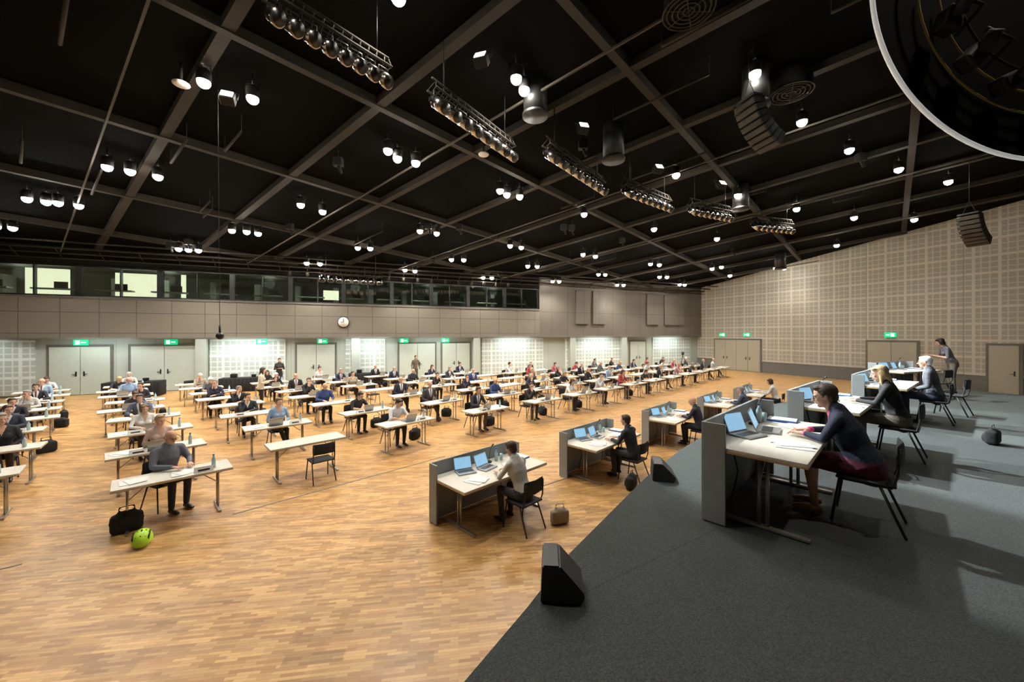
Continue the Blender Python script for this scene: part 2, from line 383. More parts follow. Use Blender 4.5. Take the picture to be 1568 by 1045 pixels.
def carpet_mat():
    m=bpy.data.materials.new('stage_carpet'); m.use_nodes=True; nt=m.node_tree; b=nt.nodes['Principled BSDF']; L=nt.links.new
    tc=nt.nodes.new('ShaderNodeTexCoord'); nz=nt.nodes.new('ShaderNodeTexNoise'); nz.inputs['Scale'].default_value=110; nz.inputs['Detail'].default_value=3; L(tc.outputs['Object'],nz.inputs[0])
    r=nt.nodes.new('ShaderNodeValToRGB'); r.color_ramp.elements[0].position=.35; r.color_ramp.elements[1].position=.65
    r.color_ramp.elements[0].color=(.050,.055,.054,1); r.color_ramp.elements[1].color=(.094,.104,.102,1); L(nz.outputs['Fac'],r.inputs[0])
    mp=nt.nodes.new('ShaderNodeMapping'); mp.inputs['Rotation'].default_value=(0,0,math.radians(-32)); L(tc.outputs['Object'],mp.inputs[0])
    br=nt.nodes.new('ShaderNodeTexBrick'); L(mp.outputs[0],br.inputs[0]); br.offset=0; br.inputs['Scale'].default_value=1; br.inputs['Brick Width'].default_value=4; br.inputs['Row Height'].default_value=2.0
    br.inputs['Mortar Size'].default_value=.004; br.inputs['Color1'].default_value=(1,1,1,1); br.inputs['Color2'].default_value=(.96,.96,.96,1); br.inputs['Mortar'].default_value=(.7,.7,.7,1)
    mu=nt.nodes.new('ShaderNodeMix'); mu.data_type='RGBA'; mu.blend_type='MULTIPLY'; mu.inputs[0].default_value=1; L(r.outputs[0],mu.inputs[6]); L(br.outputs[0],mu.inputs[7])
    L(mu.outputs[2],b.inputs['Base Color']); b.inputs['Roughness'].default_value=.95; b.inputs['Specular IOR Level'].default_value=.15
    bp=nt.nodes.new('ShaderNodeBump'); bp.inputs['Strength'].default_value=.3; bp.inputs['Distance'].default_value=.01; L(nz.outputs['Fac'],bp.inputs['Height']); L(bp.outputs[0],b.inputs['Normal'])
    return m
M_floor=floor_mat()
M_tan=grid_wall_mat('perforated_brick_wall',(.335,.315,.265),(.465,.445,.385),.30,.055,4.2)
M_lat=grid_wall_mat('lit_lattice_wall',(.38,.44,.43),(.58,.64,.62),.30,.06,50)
M_fascia=panel_mat('fascia_panels',(.175,.158,.128),(.06,.052,.045),1.45,1.05)
M_fascia2=panel_mat('fascia_panels_dark',(.125,.113,.092),(.05,.045,.04),1.45,2.4)
M_lower=panel_mat('lower_wall_paint',(.38,.44,.41),(.27,.3,.28),1.6,3.2)
M_door=mat('door_paint',(.43,.50,.46),.45,var=.03)
M_doortan=mat('door_tan',(.37,.345,.275),.5,var=.03)
M_wains=mat('wainscot_grey',(.14,.14,.13),.6)
M_trim=mat('trim_grey',(.12,.118,.105),.5)
M_dark=mat('dark_wall',(.008,.0075,.007),.9,spec=.1)
M_side=mat('plain_wall',(.30,.27,.22),.8)
M_carpet=carpet_mat()

poly_prism('floor',ROOM,-.2,0,[M_floor])
poly_prism('ceiling',ROOM,lambda p:zc(*p),lambda p:zc(*p)+.3,[M_ceil])
def wall_frame(p,dirv,outn):
    return Matrix(((dirv[0],outn[0],0,p[0]),(dirv[1],outn[1],0,p[1]),(0,0,1,0),(0,0,0,1)))
WB=wall_frame(C,E,(-N[0],-N[1])); RNo=(-R[1],R[0])
if RNo[0]<0: RNo=(R[1],-R[0])
WR=wall_frame(C,R,RNo)
def in_frame(name,b,mats,W,loc=(0,0,0)):
    me=b.mesh(name,mats)
    o=bpy.data.objects.new(name,me); COL.objects.link(o); o.matrix_world=W@Matrix.Translation(loc)
    bm=bmesh.new(); bm.from_mesh(me); bmesh.ops.recalc_face_normals(bm,faces=bm.faces[:])
    bm.to_mesh(me); bm.free()
    return o
def bx(x0,x1,y0,y1,z0,z1,bev=0): return box((x0+x1)/2,(y0+y1)/2,(z0+z1)/2,abs(x1-x0),abs(y1-y0),abs(z1-z0),bev)
b=B(); b.add(bx(-.3,48,0,.3,.85,15),0,smooth=False); b.add(bx(-.3,48,-.02,.3,0,.85),1,smooth=False)
for x0,x1 in((-.3,1.75),(6.05,12.55),(15.15,17.55),(18.85,48)): b.add(bx(x0,x1,-.04,.0,.83,.88),2,smooth=False)
in_frame('wall_right',b,[M_tan,M_wains,M_trim],WR)
def door(name,W,x0,x1,h,leaves,m,off=0.0):
    b=B(); b.add(bx(x0-.10,x1+.10,off-.05,off,0.005,h+.12),1,smooth=False)
    n=leaves; w=(x1-x0)/n
    for i in range(n):
        a=x0+i*w; b.add(bx(a+.012,a+w-.012,off-.075,off-.04,.02,h,.008),0,smooth=False)
        hx=a+w-.15 if i%2==0 else a+.15
        b.add(bx(hx-.03,hx+.03,off-.085,off-.07,.95,1.2),2,smooth=False)
        b.add(bx(min(hx,hx+(-.14 if i%2==0 else .14)),max(hx,hx+(-.14 if i%2==0 else .14)),off-.13,off-.11,1.05,1.075),2,smooth=False)
        b.add(bx(hx-.012,hx+.012,off-.12,off-.08,1.04,1.08),2,smooth=False)
    return in_frame(name,b,[m,M_trim,M_black],W)
k=1
for x0,x1,h,n in((1.9,5.9,2.6,4),(12.7,15.0,2.6,2),(17.7,18.7,2.5,1)):
    door('door_%d'%k,WR,x0,x1,h,n,M_doortan,-.022); k+=1
def exit_sign(W,x,z,off=0):
    b=B(); b.add(bx(x-.28,x+.28,off-.09,off-.02,z-.15,z+.15,.01),0,smooth=False)
    b.add(bx(x-.20,x-.02,off-.095,off-.09,z-.03,z+.03),1,smooth=False); b.add(bx(x+.03,x+.2,off-.095,off-.09,z-.1,z+.1),1,smooth=False)
    in_frame('exit_sign',b,[M_exit,M_exitw],W)
for x,z in((2.6,3.05),(4.8,3.05),(13.8,3.05)): exit_sign(WR,x,z)
b=B(); b.add(bx(-.5,51,0,.3,0,2.95),0,smooth=False); in_frame('wall_back',b,[M_lower],WB)
b=B()
for s0,s1 in((-.5,1),(5.5,6.2),(14.5,16.5),(21.5,22.1),(27.4,28.2),(30.6,31.1),(33.4,33.9),(37.6,38.1),(41.1,41.7),(44.2,44.6)): b.add(bx(s0,s1,-.03,0,.001,.12),0,smooth=False)
in_frame('baseboard_back',b,[M_trim],WB)
b=B(); b.add(bx(0,17,-.45,.3,2.96,8),1,smooth=False); b.add(bx(17,51,-.45,.3,2.96,4.95),0,smooth=False); b.add(bx(0,51,-.45,-.35,2.84,2.96),0,smooth=False)
b.add(bx(17,51,-.5,.3,4.9,5.0),2,smooth=False); b.add(bx(17,51,-.45,.3,6.6,8),3,smooth=False); b.add(bx(0,51,-.47,-.45,2.85,2.93),2,smooth=False)
for s0,s1 in((11.0,12.2),(12.6,13.8),(5.3,6.6),(2.3,4.6)): b.add(bx(s0,s1,-.6,-.45,3.9,6.6,.02),1,smooth=False)
in_frame('wall_back_gallery',b,[M_fascia,M_fascia2,M_trim,M_dark],WB)
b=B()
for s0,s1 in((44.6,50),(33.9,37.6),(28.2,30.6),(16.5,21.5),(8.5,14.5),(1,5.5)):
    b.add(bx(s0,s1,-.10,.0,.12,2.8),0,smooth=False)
in_frame('lattice_panels',b,[M_lat],WB)  # lattice panels on the lower back wall
b=B()
for s in(30.0,8.9,14.0,37.9,22.0): b.add(bx(s-.25,s+.25,-.45,-.1,.01,2.84,.02),0,smooth=False)
in_frame('wall_pillars',b,[M_lower],WB)
for s0,s1,n in((41.8,44.1,2),(38.2,41.0,2),(31.2,33.3,2),(24.9,27.3,2),(22.4,24.4,2),(6.3,8.0,2)):
    door('door_%d'%k,WB,s0,s1,2.45,n,M_door); k+=1
for s in(42.9,39.3,35.1,31.9,27.0,24.2): exit_sign(WB,s,2.67,-.05)
mulls=[17,19.8,22.6,25.2,27.8,30.7,33.6,36.5,39.7,42.9,46.1,50]
glass=bpy.data.materials.new('window_glass'); glass.use_nodes=True; nt=glass.node_tree
gl=nt.nodes.new('ShaderNodeBsdfGlossy'); gl.inputs['Roughness'].default_value=.03; trn=nt.nodes.new('ShaderNodeBsdfTransparent'); trn.inputs[0].default_value=(.8,.86,.82,1)
mxs=nt.nodes.new('ShaderNodeMixShader'); mxs.inputs[0].default_value=.14; nt.links.new(trn.outputs[0],mxs.inputs[1]); nt.links.new(gl.outputs[0],mxs.inputs[2]); nt.links.new(mxs.outputs[0],nt.nodes['Material Output'].inputs[0])
for i in range(len(mulls)-1):
    a,c=mulls[i],mulls[i+1]; b=B()
    b.add(bx(a+.1,c-.1,-.22,-.2,5.02,6.55),0,smooth=False)
    for q0,q1,r0,r1 in((a,a+.12,5,6.6),(c-.12,c,5,6.6),(a,c,5,5.08),(a,c,6.5,6.6),(a+(c-a)*.5-.03,a+(c-a)*.5+.03,5,6.6)): b.add(bx(q0,q1,-.3,-.12,r0,r1),1,smooth=False)
    in_frame('window_%d'%(i+1),b,[glass,M_black],WB)
M_room=mat('control_room_wall',(.12,.125,.105),.8); M_lit=mat('lit_room_glow',(.8,.78,.6),.6,emis=(1,.95,.70),estr=1.5); M_desk=mat('control_desk',(.4,.42,.38),.5)
b=B()
b.add(bx(16.8,51,3.6,3.8,4.9,6.7),0,smooth=False); b.add(bx(16.8,51,.3,3.8,4.8,4.9),0,smooth=False); b.add(bx(16.8,51,.3,3.8,6.65,6.8),0,smooth=False); b.add(bx(16.6,16.8,.0,3.8,4.8,6.8),0,smooth=False); b.add(bx(51,51.2,0,3.8,4.8,6.8),0,smooth=False)
in_frame('wall_control_room',b,[M_room],WB)
b=B()
for s0,s1,z0,z1 in((43.7,45.3,5.0,6.45),(40.2,41.9,5.0,6.4),(38.9,39.1,5.0,6.45),(31.0,31.9,5.3,5.9)): b.add(bx(s0,s1,.6,.7,z0,z1),0,smooth=False)  # self-glowing panels stand in for lit rooms behind the glass
for s in np.arange(18,49,2.3): b.add(bx(s,s+1.5,.0,.4,5.35,5.42),1,smooth=False); b.add(bx(s+.2,s+.7,.1,.15,5.42,5.75),2,smooth=False); b.add(bx(s+1.6,s+1.9,2.5,3.4,4.95,6.3),1,smooth=False)
in_frame('control_room_desks_and_glow',b,[M_lit,M_desk,M_black],WB)
for s in(20,25,30,35,40,46):  # added fill points so the interior shows through the windows, no fixtures
    l=bpy.data.lights.new('control_room_fill','POINT'); l.energy=20; l.color=(.95,1,.85); l.shadow_soft_size=.3
    o=bpy.data.objects.new('control_room_fill',l); COL.objects.link(o); o.matrix_world=WB@Matrix.Translation((s,1.6,6.3))
b=B()
for y,z,r in((-1.2,7.0,.05),(-1.2,6.75,.03),(-1.8,7.15,.05),(-2.6,7.3,.04)): b.add(tube([(.5,y,z),(49,y,z)],r,8),0)
for s in np.arange(1,49,1.5): b.add(tube([(s,-1.2,6.75),(s,-1.8,7.15)],.02,6),0)
for s in np.arange(20,34,.9): b.add(tube([(s,-1.5,6.7),(s,-1.4,6.45)],.09,10),0); b.add(tube([(s,-1.5,6.7),(s,-1.5,7.05)],.012,6),0)
in_frame('lighting_rail',b,[M_beam],WB)
WL=wall_frame(P_A,(N[0],N[1]),(E[0],E[1])); b=B(); b.add(bx(0,28,0,.3,0,15),0,smooth=False); in_frame('wall_left',b,[M_side],WL)
dx,dy=P_D[0]-P_F[0],P_D[1]-P_F[1]; ln=math.hypot(dx,dy); df=(dx/ln,dy/ln); WF=wall_frame(P_F,df,(df[1],-df[0])); b=B(); b.add(bx(0,ln,0,.3,0,16),0,smooth=False); in_frame('wall_front',b,[M_side],WF)
b=B(); b.add(tube([(30.7,-.47,3.85),(30.7,-.55,3.85)],.34,32),0); b.add(tube([(30.7,-.55,3.85),(30.7,-.56,3.85)],.30,32),1)
b.add(bx(30.68,30.72,-.575,-.56,3.85,4.08),0); b.add(bx(30.70,30.86,-.575,-.56,3.84,3.87),0); in_frame('wall_clock',b,[M_black,M_paper],WB)

# ------------------------------------------------------------------ stage
ST=1.27
stage=[(-3.97,-4),(-1.49,0),(-.254,1.99),(.105,2.54),(.466,3.14),(1.65,4.76),(2.63,5.96),(4.6,8.0),(7.0,10.0),(10,11.6),(13.2,12.9),(14.8,12.6),(15.4,11.2),(22.5,-4)]
poly_prism('stage_platform',stage,0,ST,[M_carpet,M_dark],1)
# ------------------------------------------------------------------ ceiling steel
def clip(p,d):
    t0,t1=-100,100
    cx=sum(q[0] for q in ROOM)/4; cy=sum(q[1] for q in ROOM)/4
    for i in range(4):
        a=ROOM[i];c=ROOM[(i+1)%4]; nx,ny=c[1]-a[1],-(c[0]-a[0])
        if (cx-a[0])*nx+(cy-a[1])*ny<0: nx,ny=-nx,-ny
        q=(p[0]-a[0])*nx+(p[1]-a[1])*ny; dd=d[0]*nx+d[1]*ny
        if abs(dd)<1e-9: continue
        t=-q/dd
        if dd>0: t0=max(t0,t)
        else: t1=min(t1,t)
    return t0+1.0,t1-1.0
def beam(b,p,d,w,h,drop,mi=0,rng=None):
    t0,t1=clip(p,d) if rng is None else rng
    if t1<=t0: return
    a=(p[0]+d[0]*t0,p[1]+d[1]*t0); c=(p[0]+d[0]*t1,p[1]+d[1]*t1); s=(-d[1]*w/2,d[0]*w/2); vs=[]
    for q in(a,c):
        z=zc(*q)-drop
        for sg in(-1,1):
            for hz in(0,-h): vs.append((q[0]+sg*s[0],q[1]+sg*s[1],z+hz))
    b.add((vs,[(0,1,3,2),(4,6,7,5),(0,4,5,1),(2,3,7,6),(0,2,6,4),(1,5,7,3)]),mi,smooth=False)
U=(.707,.707); A_=n2((-.80,.60))
b=B()
for k_ in range(-12,14): beam(b,(-3.6+U[0]*3.3*k_,10.2+U[1]*3.3*k_),A_,.24,.20,.02)
for k_ in range(-9,9): beam(b,(-4.6+A_[0]*5.2*k_,9.2+A_[1]*5.2*k_),U,.20,.24,.0)
for k_ in range(-6,7): beam(b,(-2.0+U[0]*6.6*k_,11.6+U[1]*6.6*k_),A_,.045,.05,.45,1)
put('ceiling_beams',b.mesh('ceiling_beams',[M_beam,M_rail]))
b=B(); rnd=random.Random(3)
for k_ in range(44):
    p=(rnd.uniform(-18,16),rnd.uniform(6,26)); 
    if dist(*p)<2: continue
    z=zc(*p)-.5
    if rnd.random()<.5:
        b.add(box(p[0],p[1],z+.1,.3,.22,.28,.03),0,smooth=False); b.add(tube([(p[0],p[1],z+.2),(p[0],p[1],z+.48)],.02,6),0); b.add(tube([(p[0],p[1],z),(p[0]+.1,p[1],z-.25)],.05,10),0)
    else:
        l=rnd.uniform(1,2.5); q=(p[0]+A_[0]*l,p[1]+A_[1]*l)
        if dist(*q)<1.5: continue
        b.add(tube([(p[0],p[1],z),(q[0],q[1],zc(*q)-.5)],.035,6),1); b.add(tube([(p[0],p[1],z),(p[0],p[1],z+.48)],.01,5),1); b.add(tube([(q[0],q[1],zc(*q)-.5),(q[0],q[1],zc(*q)-.02)],.01,5),1)
put('ceiling_rigging_hardware',b.mesh('ceiling_rigging_hardware',[M_lamphouse,M_beam]))
# ------------------------------------------------------------------ lamps
LAMPS=[(-7,8.6,8.8),(-6.3,9.2,8.8),(-12.4,11.6,8.2),(-12.0,11.9,8.2),(-11.5,12.3,8.2),(-16.9,13.2,7.8),(-16.6,13.5,7.8),(-16.3,13.6,7.8),(-15.9,13.9,7.8),(-20.7,15.2,7.4),(-20.3,15.4,7.4),(-3.8,11.6,8.7),(-3.6,11.9,8.6),(-3.1,12.2,8.6),(-8.2,14.7,8.1),(-7.6,15.2,8.0),(-12.2,16.5,7.6),(-11.7,16.7,7.6),(-11.4,17.0,7.6),(-16.1,18.3,7.2),(-15.8,18.5,7.2),(-15.4,18.6,7.2),(-.45,14.3,8.5),(-.2,14.7,8.5),(.3,14.9,8.5),(-4.3,17.7,7.9),(-3.6,18.1,7.9),(-7.9,19.4,7.5),(-7.3,19.5,7.5),(-11.6,21.4,7.1),(-10.95,21.6,7.1),(-.1,20.2,7.8),(.5,20.6,7.8),(-3.5,21.9,7.4),(-2.8,22,7.4),(-6.7,23.7,7.1),(-6.1,23.8,7.05),(3.2,16.8,8.4),(7.05,18.8,8.3),(4.2,22.4,7.8),(5,22.7,7.75),(1,24,7.4),(1.6,24.1,7.4),(-2,26.2,7),(-1.4,26.3,7),(11.2,20.7,8.3),(9.1,24.9,7.7),(9.8,25.2,7.7),(6.1,26.7,7.3),(6.6,26.8,7.3),(3,28,7),(3.5,28.1,7),(.1,9.0,9.15),(.3,9.35,9.1),(5.9,9.2,9.4),(8.5,11.1,9.3),(11.4,12.8,9.3),(14.6,14.3,9.3),(17.8,15.45,9.3),(6.0,13.85,8.9),(9.3,15.6,8.8),(13,17.3,8.8),(16.8,18.6,8.8),(20.6,19.4,8.95),(19.8,23.1,8.5),(19.2,27.6,7.9),(19.9,27.7,7.9),(14.7,26.6,7.8),(16.8,29.2,7.6),(14.1,26.7,7.7),(11.1,28.5,7.4),(11.7,28.6,7.4),(13.9,31.4,7.2),(14.4,31.6,7.2),(8.35,30.1,7),(8.9,30.2,7),(-2.1,7.0,9.3),(6,3,10.1),(12,7,10.0),(-4,3.5,10.0),(-9,5,9.4)]
def lamp_mesh():
    b=B(); n=20
    prof=[(.135,.04),(.145,.06),(.145,.26),(.09,.33),(.03,.35)]
    vs=[];fs=[]
    for r,z in prof:
        for i in range(n): a=2*math.pi*i/n; vs.append((r*math.cos(a),r*math.sin(a),z))
    for j in range(len(prof)-1):
        for i in range(n): fs.append((j*n+i,j*n+(i+1)%n,(j+1)*n+(i+1)%n,(j+1)*n+i))
    b.add((vs,fs),0)
    b.add(ell((0,0,.02),(.13,.13,.13),16,10),1)
    b.add(tube([(0,0,.35),(0,0,.62)],.02,6),0)
    b.add(tube([(-.16,0,.2),(-.16,0,.39),(.16,0,.39),(.16,0,.2)],.012,6),0)
    return b.mesh('ceiling_spot_lamp',[M_lamphouse,M_lamp])
LM=lamp_mesh()
def dl(e):
    s=bpy.data.lights.new('downlight','SPOT'); s.energy=e; s.color=(1,.93,.82); s.spot_size=math.radians(140); s.spot_blend=.9; s.shadow_soft_size=.14; return s
spot=dl(415); spot_lo=dl(190)
for p in LAMPS:
    near=(p[0]-C[0])*RNo[0]+(p[1]-C[1])*RNo[1]>-4.0
    o=put('ceiling_spot_lamp',LM,p); l=bpy.data.objects.new('downlight',spot_lo if near else spot); COL.objects.link(l); l.parent=o; l.location=(0,0,-.28)
b=B(); b.add(box(0,0,0,.30,.22,.26,.02),0,smooth=False); b.add(box(0,-.12,0,.24,.02,.20),1,smooth=False); b.add(tube([(-.18,0,0),(-.18,0,.3),(.18,0,.3),(.18,0,0)],.015,6),0); b.add(tube([(0,0,.3),(0,0,.5)],.02,6),0)
FM=b.mesh('floodlight',[M_lamphouse,M_flood])
for p,rz in(((-.67,8.3,9.1),-.3),((2.0,10.7,8.9),.2),((5.05,13.1,8.8),.2),((8.0,14.5,8.8),.3),((-6.75,9.0,8.7),.4)): put('floodlight',FM,p,rot=(math.radians(-35),0,rz))
b=B(); b.add(ell((0,0,0),(.17,.17,.06)),0); b.add(tube([(0,0,.04),(0,0,.5)],.03,8),1)
SD=b.mesh('ceiling_speaker_disc',[M_paper,M_lamphouse])
for p in((-7.6,8.7,8.85),(-.9,12,8.8)): put('ceiling_speaker_disc',SD,p)
b=B()
for r in(.1,.2,.3,.4,.48): b.add(tube([(r*math.cos(a),r*math.sin(a),0) for a in [i*math.pi/12 for i in range(25)]],.018,6),0)
for i in range(6): a=i*math.pi/3; b.add(tube([(0,0,0),(.48*math.cos(a),.48*math.sin(a),0)],.015,6),0)
b.add(tube([(0,0,.02),(0,0,.5)],.46,24),1)
GM=b.mesh('ventilation_grille',[M_beam,M_dark])
for p in((3.5,7.5,9.5),(7.3,9.9,9.4)): put('ventilation_grille',GM,p)
b=B(); b.add(tube([(0,0,0),(0,0,.95)],.3,24),0); b.add(tube([(0,0,-.08),(0,0,.0)],.33,24),0); b.add(tube([(0,0,.95),(0,0,1.05)],.05,8),0)
CM=b.mesh('hanging_duct_outlet',[mat('duct_outlet_black',(.02,.02,.02),.45)])
for p in((3.0,11.2,8.3),(.6,9.8,8.8),(6.2,9.65,8.95),(17.0,24,7.3),(9.6,15.9,8.4)): put('hanging_duct_outlet',CM,p)
def truss_mesh():
    b=B(); n=8; Lh=1.3
    for y,z in((0,.0),(0.25,0),(.12,.22)): b.add(tube([(-Lh,y,z),(Lh,y,z)],.025,8),1)
    for i in range(14):
        x=-Lh+i*2*Lh/13; x2=min(Lh,x+Lh/13); b.add(tube([(x,0,0),(x2,.25,0)],.01,5),1); b.add(tube([(x,0,0),(x2,.12,.22)],.01,5),1); b.add(tube([(x,.25,0),(x2,.12,.22)],.01,5),1)
    for i in range(n):
        x=-Lh+.15+i*(2*Lh-.3)/(n-1)
        M=Matrix.Translation((x,.1,-.24))@Matrix.Rotation(math.radians(-50),4,'X')
        b.add(xf(tube([(0,0,-.24),(0,0,.14)],.125,14),M),0); b.add(xf(tube([(0,0,.14),(0,0,.26)],.07,10),M),2)
        b.add(xf(tube([(0,0,-.255),(0,0,-.24)],.105,14),M),2); b.add(xf(loft([(0,0,.12),(0,0,.16)],[.125,.09],n=14),M),0)
        b.add(tube([(x-.12,.1,-.2),(x-.12,.1,-.02),(x+.12,.1,-.02),(x+.12,.1,-.2)],.01,6),2)
    for x in(-1,1): b.add(tube([(x,.12,.2),(x,.12,1.2)],.012,6),2)
    return b.mesh('spotlight_truss',[M_par,M_beam,M_black])
TM=truss_mesh()
TR=[((-3.58,5.55),(-2.27,7.16),8.15),((-1.53,7.64),(.1,10.08),8.1),((1.0,9.9),(3.1,12.5),8.1),((3.8,12.5),(6.0,14.2),8.1),((6.86,14.4),(8.96,15.4),8.1),((10.6,16.5),(12.8,17.2),8.1),((-10.5,20.5),(-7.5,22),6.4)]
for a,c,z in TR:
    dx,dy=c[0]-a[0],c[1]-a[1]; L_=math.hypot(dx,dy)
    put('spotlight_truss',TM,((a[0]+c[0])/2,(a[1]+c[1])/2,z),math.atan2(dy,dx),scale=(L_/2.6,1,1))
def array_mesh(wire,n=8):
    b=B(); y=0;z=0;a=math.radians(14)
    for i in range(n):
        M=Matrix.Translation((0,y,z))@Matrix.Rotation(a,4,'X')
        b.add(xf(box(0,0,-.09,.66,.36,.155,.015),M),0,smooth=False); b.add(xf(box(0,-.185,-.09,.60,.01,.12),M),1,smooth=False)
        z-=.175*math.cos(a); y+=.175*math.sin(a); a+=math.radians(7)
    b.add(box(0,0,.05,.6,.3,.06),0,smooth=False); b.add(tube([(-.2,0,.05),(0,0,.6),(.2,0,.05)],.015,6),0); b.add(tube([(0,0,.6),(0,0,wire)],.012,6),0)
    return b.mesh('line_array_loudspeaker',[mat('loudspeaker_grey',(.035,.035,.035),.5),M_rail])
put('line_array_loudspeaker',array_mesh(1.35),(5.5,8.8,8.5),math.radians(-75),.85); put('line_array_loudspeaker',array_mesh(2.2),(16.9,14,7.5),math.radians(-70),.9)
b=B(); b.add(ell((0,0,0),(.075,.075,.075)),0); b.add(tube([(0,0,.06),(0,0,.22)],.02,8),0); b.add(tube([(0,0,.2),(-.05,0,5.7)],.006,6),0)
put('hanging_microphone',b.mesh('hanging_microphone',[M_black]),(-6.17,8,3.06))
M_ring=mat('ring_white',(.8,.8,.78),.4,emis=(.8,.8,.78),estr=.3)
b=B(); rr=1.83; n=96
pts=[(rr*math.cos(2*math.pi*i/n),0,rr*math.sin(2*math.pi*i/n)) for i in range(n+1)]
b.add(loft(pts,[(.020,.024)]*(n+1),n=8,cap=False),0)
pts=[((rr-.03)*math.cos(2*math.pi*i/n),.05,(rr-.03)*math.sin(2*math.pi*i/n)) for i in range(n)]
b.add((pts+[(0,.25,0)],[(i,(i+1)%n,n) for i in range(n)]),1)
for q in range(3):
    r2=1.35-.22*q; b.add(tube([(r2*math.cos(a),.0,r2*math.sin(a)) for a in [math.pi*.95+i*math.pi*.7/20 for i in range(21)]],.012,6),2 if q<2 else 3)
for a in(3.5,3.9,4.3,4.7): 
    M=Matrix.Translation((1.15*math.cos(a),-.05,1.15*math.sin(a)))@Matrix.Rotation(a,4,'Y'); b.add(xf(box(0,0,0,.18,.16,.24,.03),M),3,smooth=False); b.add(xf(tube([(0,-.1,0),(.10,-.22,-.08)],.06,12),M),3)
    M2=Matrix.Translation((1.15*math.cos(a+.15),-.05,1.15*math.sin(a+.15))); b.add(xf(tube([(0,0,0),(.1,-.15,.2),(-.1,-.1,.35)],.02,6),M2),3)
b.add(tube([(0,.1,1.8),(0,.1,3.7)],.03,8),3)
put('suspended_ring_rig',b.mesh('suspended_ring_rig',[M_ring,M_ceil,mat('yellow_cable',(.22,.15,.02),.5),M_lamphouse]),(5.63,4.0,6.77))

# ------------------------------------------------------------------ furniture
def chair_mesh():
    b=B()
    b.add(box(0,0,.45,.44,.42,.025,.01),0)
    vs=loft([(-.21,-.215,.72),(0,-.25,.72),(.21,-.215,.72)],[(.012,.11)]*3,right=(0,1,0),n=12)
    b.add(vs,0)
    for s in(-1,1):
        b.add(tube([(s*.20,.18,.44),(s*.22,.24,.01)],.012,8),1)
        b.add(tube([(s*.20,.16,.435),(s*.20,-.18,.435),(s*.21,-.215,.55),(s*.20,-.235,.80)],.012,8),1)
        b.add(tube([(s*.20,-.10,.435),(s*.22,-.27,.01)],.012,8),1)
    b.add(tube([(-.2,.17,.43),(.2,.17,.43)],.01,8),1)
    return b.mesh('conference_chair',[M_blackfab,M_black])
CH=chair_mesh()
def table_mesh(L=1.5,D=.62):
    b=B(); b.add(box(0,0,.732,L,D,.028,.004),0,smooth=False); b.add(box(0,0,.712,L+.004,D+.004,.014,.003),1,smooth=False)
    for s in(-1,1):
        x=s*(L/2-.18)
        for y in(-.07,.07): b.add(tube([(x,y,.03),(x,y,.70)],.016,8),2)
        b.add(box(x,0,.02,.05,D-.04,.03,.008),2,smooth=False); b.add(box(x,0,.692,.05,D-.1,.025,.005),2,smooth=False)
        b.add(tube([(x,.0,.45),(s*(L/2-.45),0,.69)],.008,6),2)
    b.add(box(0,D/2-.06,.68,L-.4,.02,.04),2,smooth=False)
    return b.mesh('folding_table',[M_white_top,M_edge,M_chrome])
TB=table_mesh()
def desk_mesh(L=1.9,D=.9):
    b=B(); b.add(box(0,0,.732,L,D,.028,.004),0,smooth=False); b.add(box(0,0,.709,L+.004,D+.004,.02,.003),1,smooth=False)
    y=D/2+.02; b.add(box(0,y,.49,L+.02,.03,.96,.004),3,smooth=False)
    for s in(-1,1):
        b.add(box(s*(L/2),D/2-.08,.49,.03,.2,.96,.004),3,smooth=False)
        x=s*(L/2-.22)
        for yy in(-.07,.0): b.add(tube([(x,yy,.03),(x,yy,.70)],.018,8),2)
        b.add(box(x,-.02,.02,.06,D-.06,.03,.008),2,smooth=False); b.add(box(x,0,.685,.05,D-.15,.028,.005),2,smooth=False)
        b.add(tube([(x,0,.4),(s*(L/2-.55),0,.69)],.008,6),2)
    b.add(tube([(-.5,.3,.69),(-.45,.25,.4),(-.5,.3,.1),(-.2,.35,.02),(.4,.3,.02)],.008,6),4)
    b.add(tube([(.3,.3,.69),(.35,.22,.5),(.5,.3,.3),(.55,.35,.02)],.008,6),4)
    return b.mesh('panelled_conference_desk',[M_white_top,M_edge,M_chrome,M_grey,M_black])
DK=desk_mesh(); DK2=desk_mesh(1.9,.8)
def laptop_mesh():
    b=B(); b.add(box(0,0,.010,.32,.22,.016,.004),0,smooth=False); b.add(box(0,.01,.019,.27,.10,.002),1,smooth=False)
    M=Matrix.Translation((0,.11,.018))@Matrix.Rotation(math.radians(-22),4,'X')
    b.add(xf(box(0,0,.105,.32,.008,.21,.003),M),0,smooth=False); b.add(xf(box(0,-.0055,.107,.30,.002,.185),M),2,smooth=False)
    return b.mesh('laptop',[M_silver,M_black,M_screen])
LT=laptop_mesh()
b=B()
for i,(x,y,a) in enumerate(((-.06,0,.1),(.07,.02,-.15),(.02,-.01,.3))):
    b.add(xf(box(0,0,.003+.003*i,.21,.297,.003),Matrix.Translation((x,y,0))@Matrix.Rotation(a,4,'Z')),0,smooth=False)
DOC=b.mesh('documents',[M_paper])
b=B(); b.add(box(0,0,.012,.22,.31,.02,.003),1,smooth=False); b.add(box(.01,.0,.025,.21,.29,.006),0,smooth=False); FOL=b.mesh('document_folder',[M_paper,mat('folder_blue',(.03,.1,.35),.5)])
b=B(); b.add(loft([(0,0,.01),(0,0,.15),(0,0,.19),(0,0,.215)],[.032,.032,.014,.013],n=14,cap=False),0); b.add(tube([(0,0,.212),(0,0,.235)],.016,12),1); BT=b.mesh('water_bottle',[M_bottle,mat('bottle_cap',(.05,.15,.5),.4)])
b=B(); b.add(loft([(0,0,.0),(0,0,.004),(0,0,.11)],[.026,.027,.034],n=14,cap=False),0); GL=b.mesh('drinking_glass',[M_bottle])
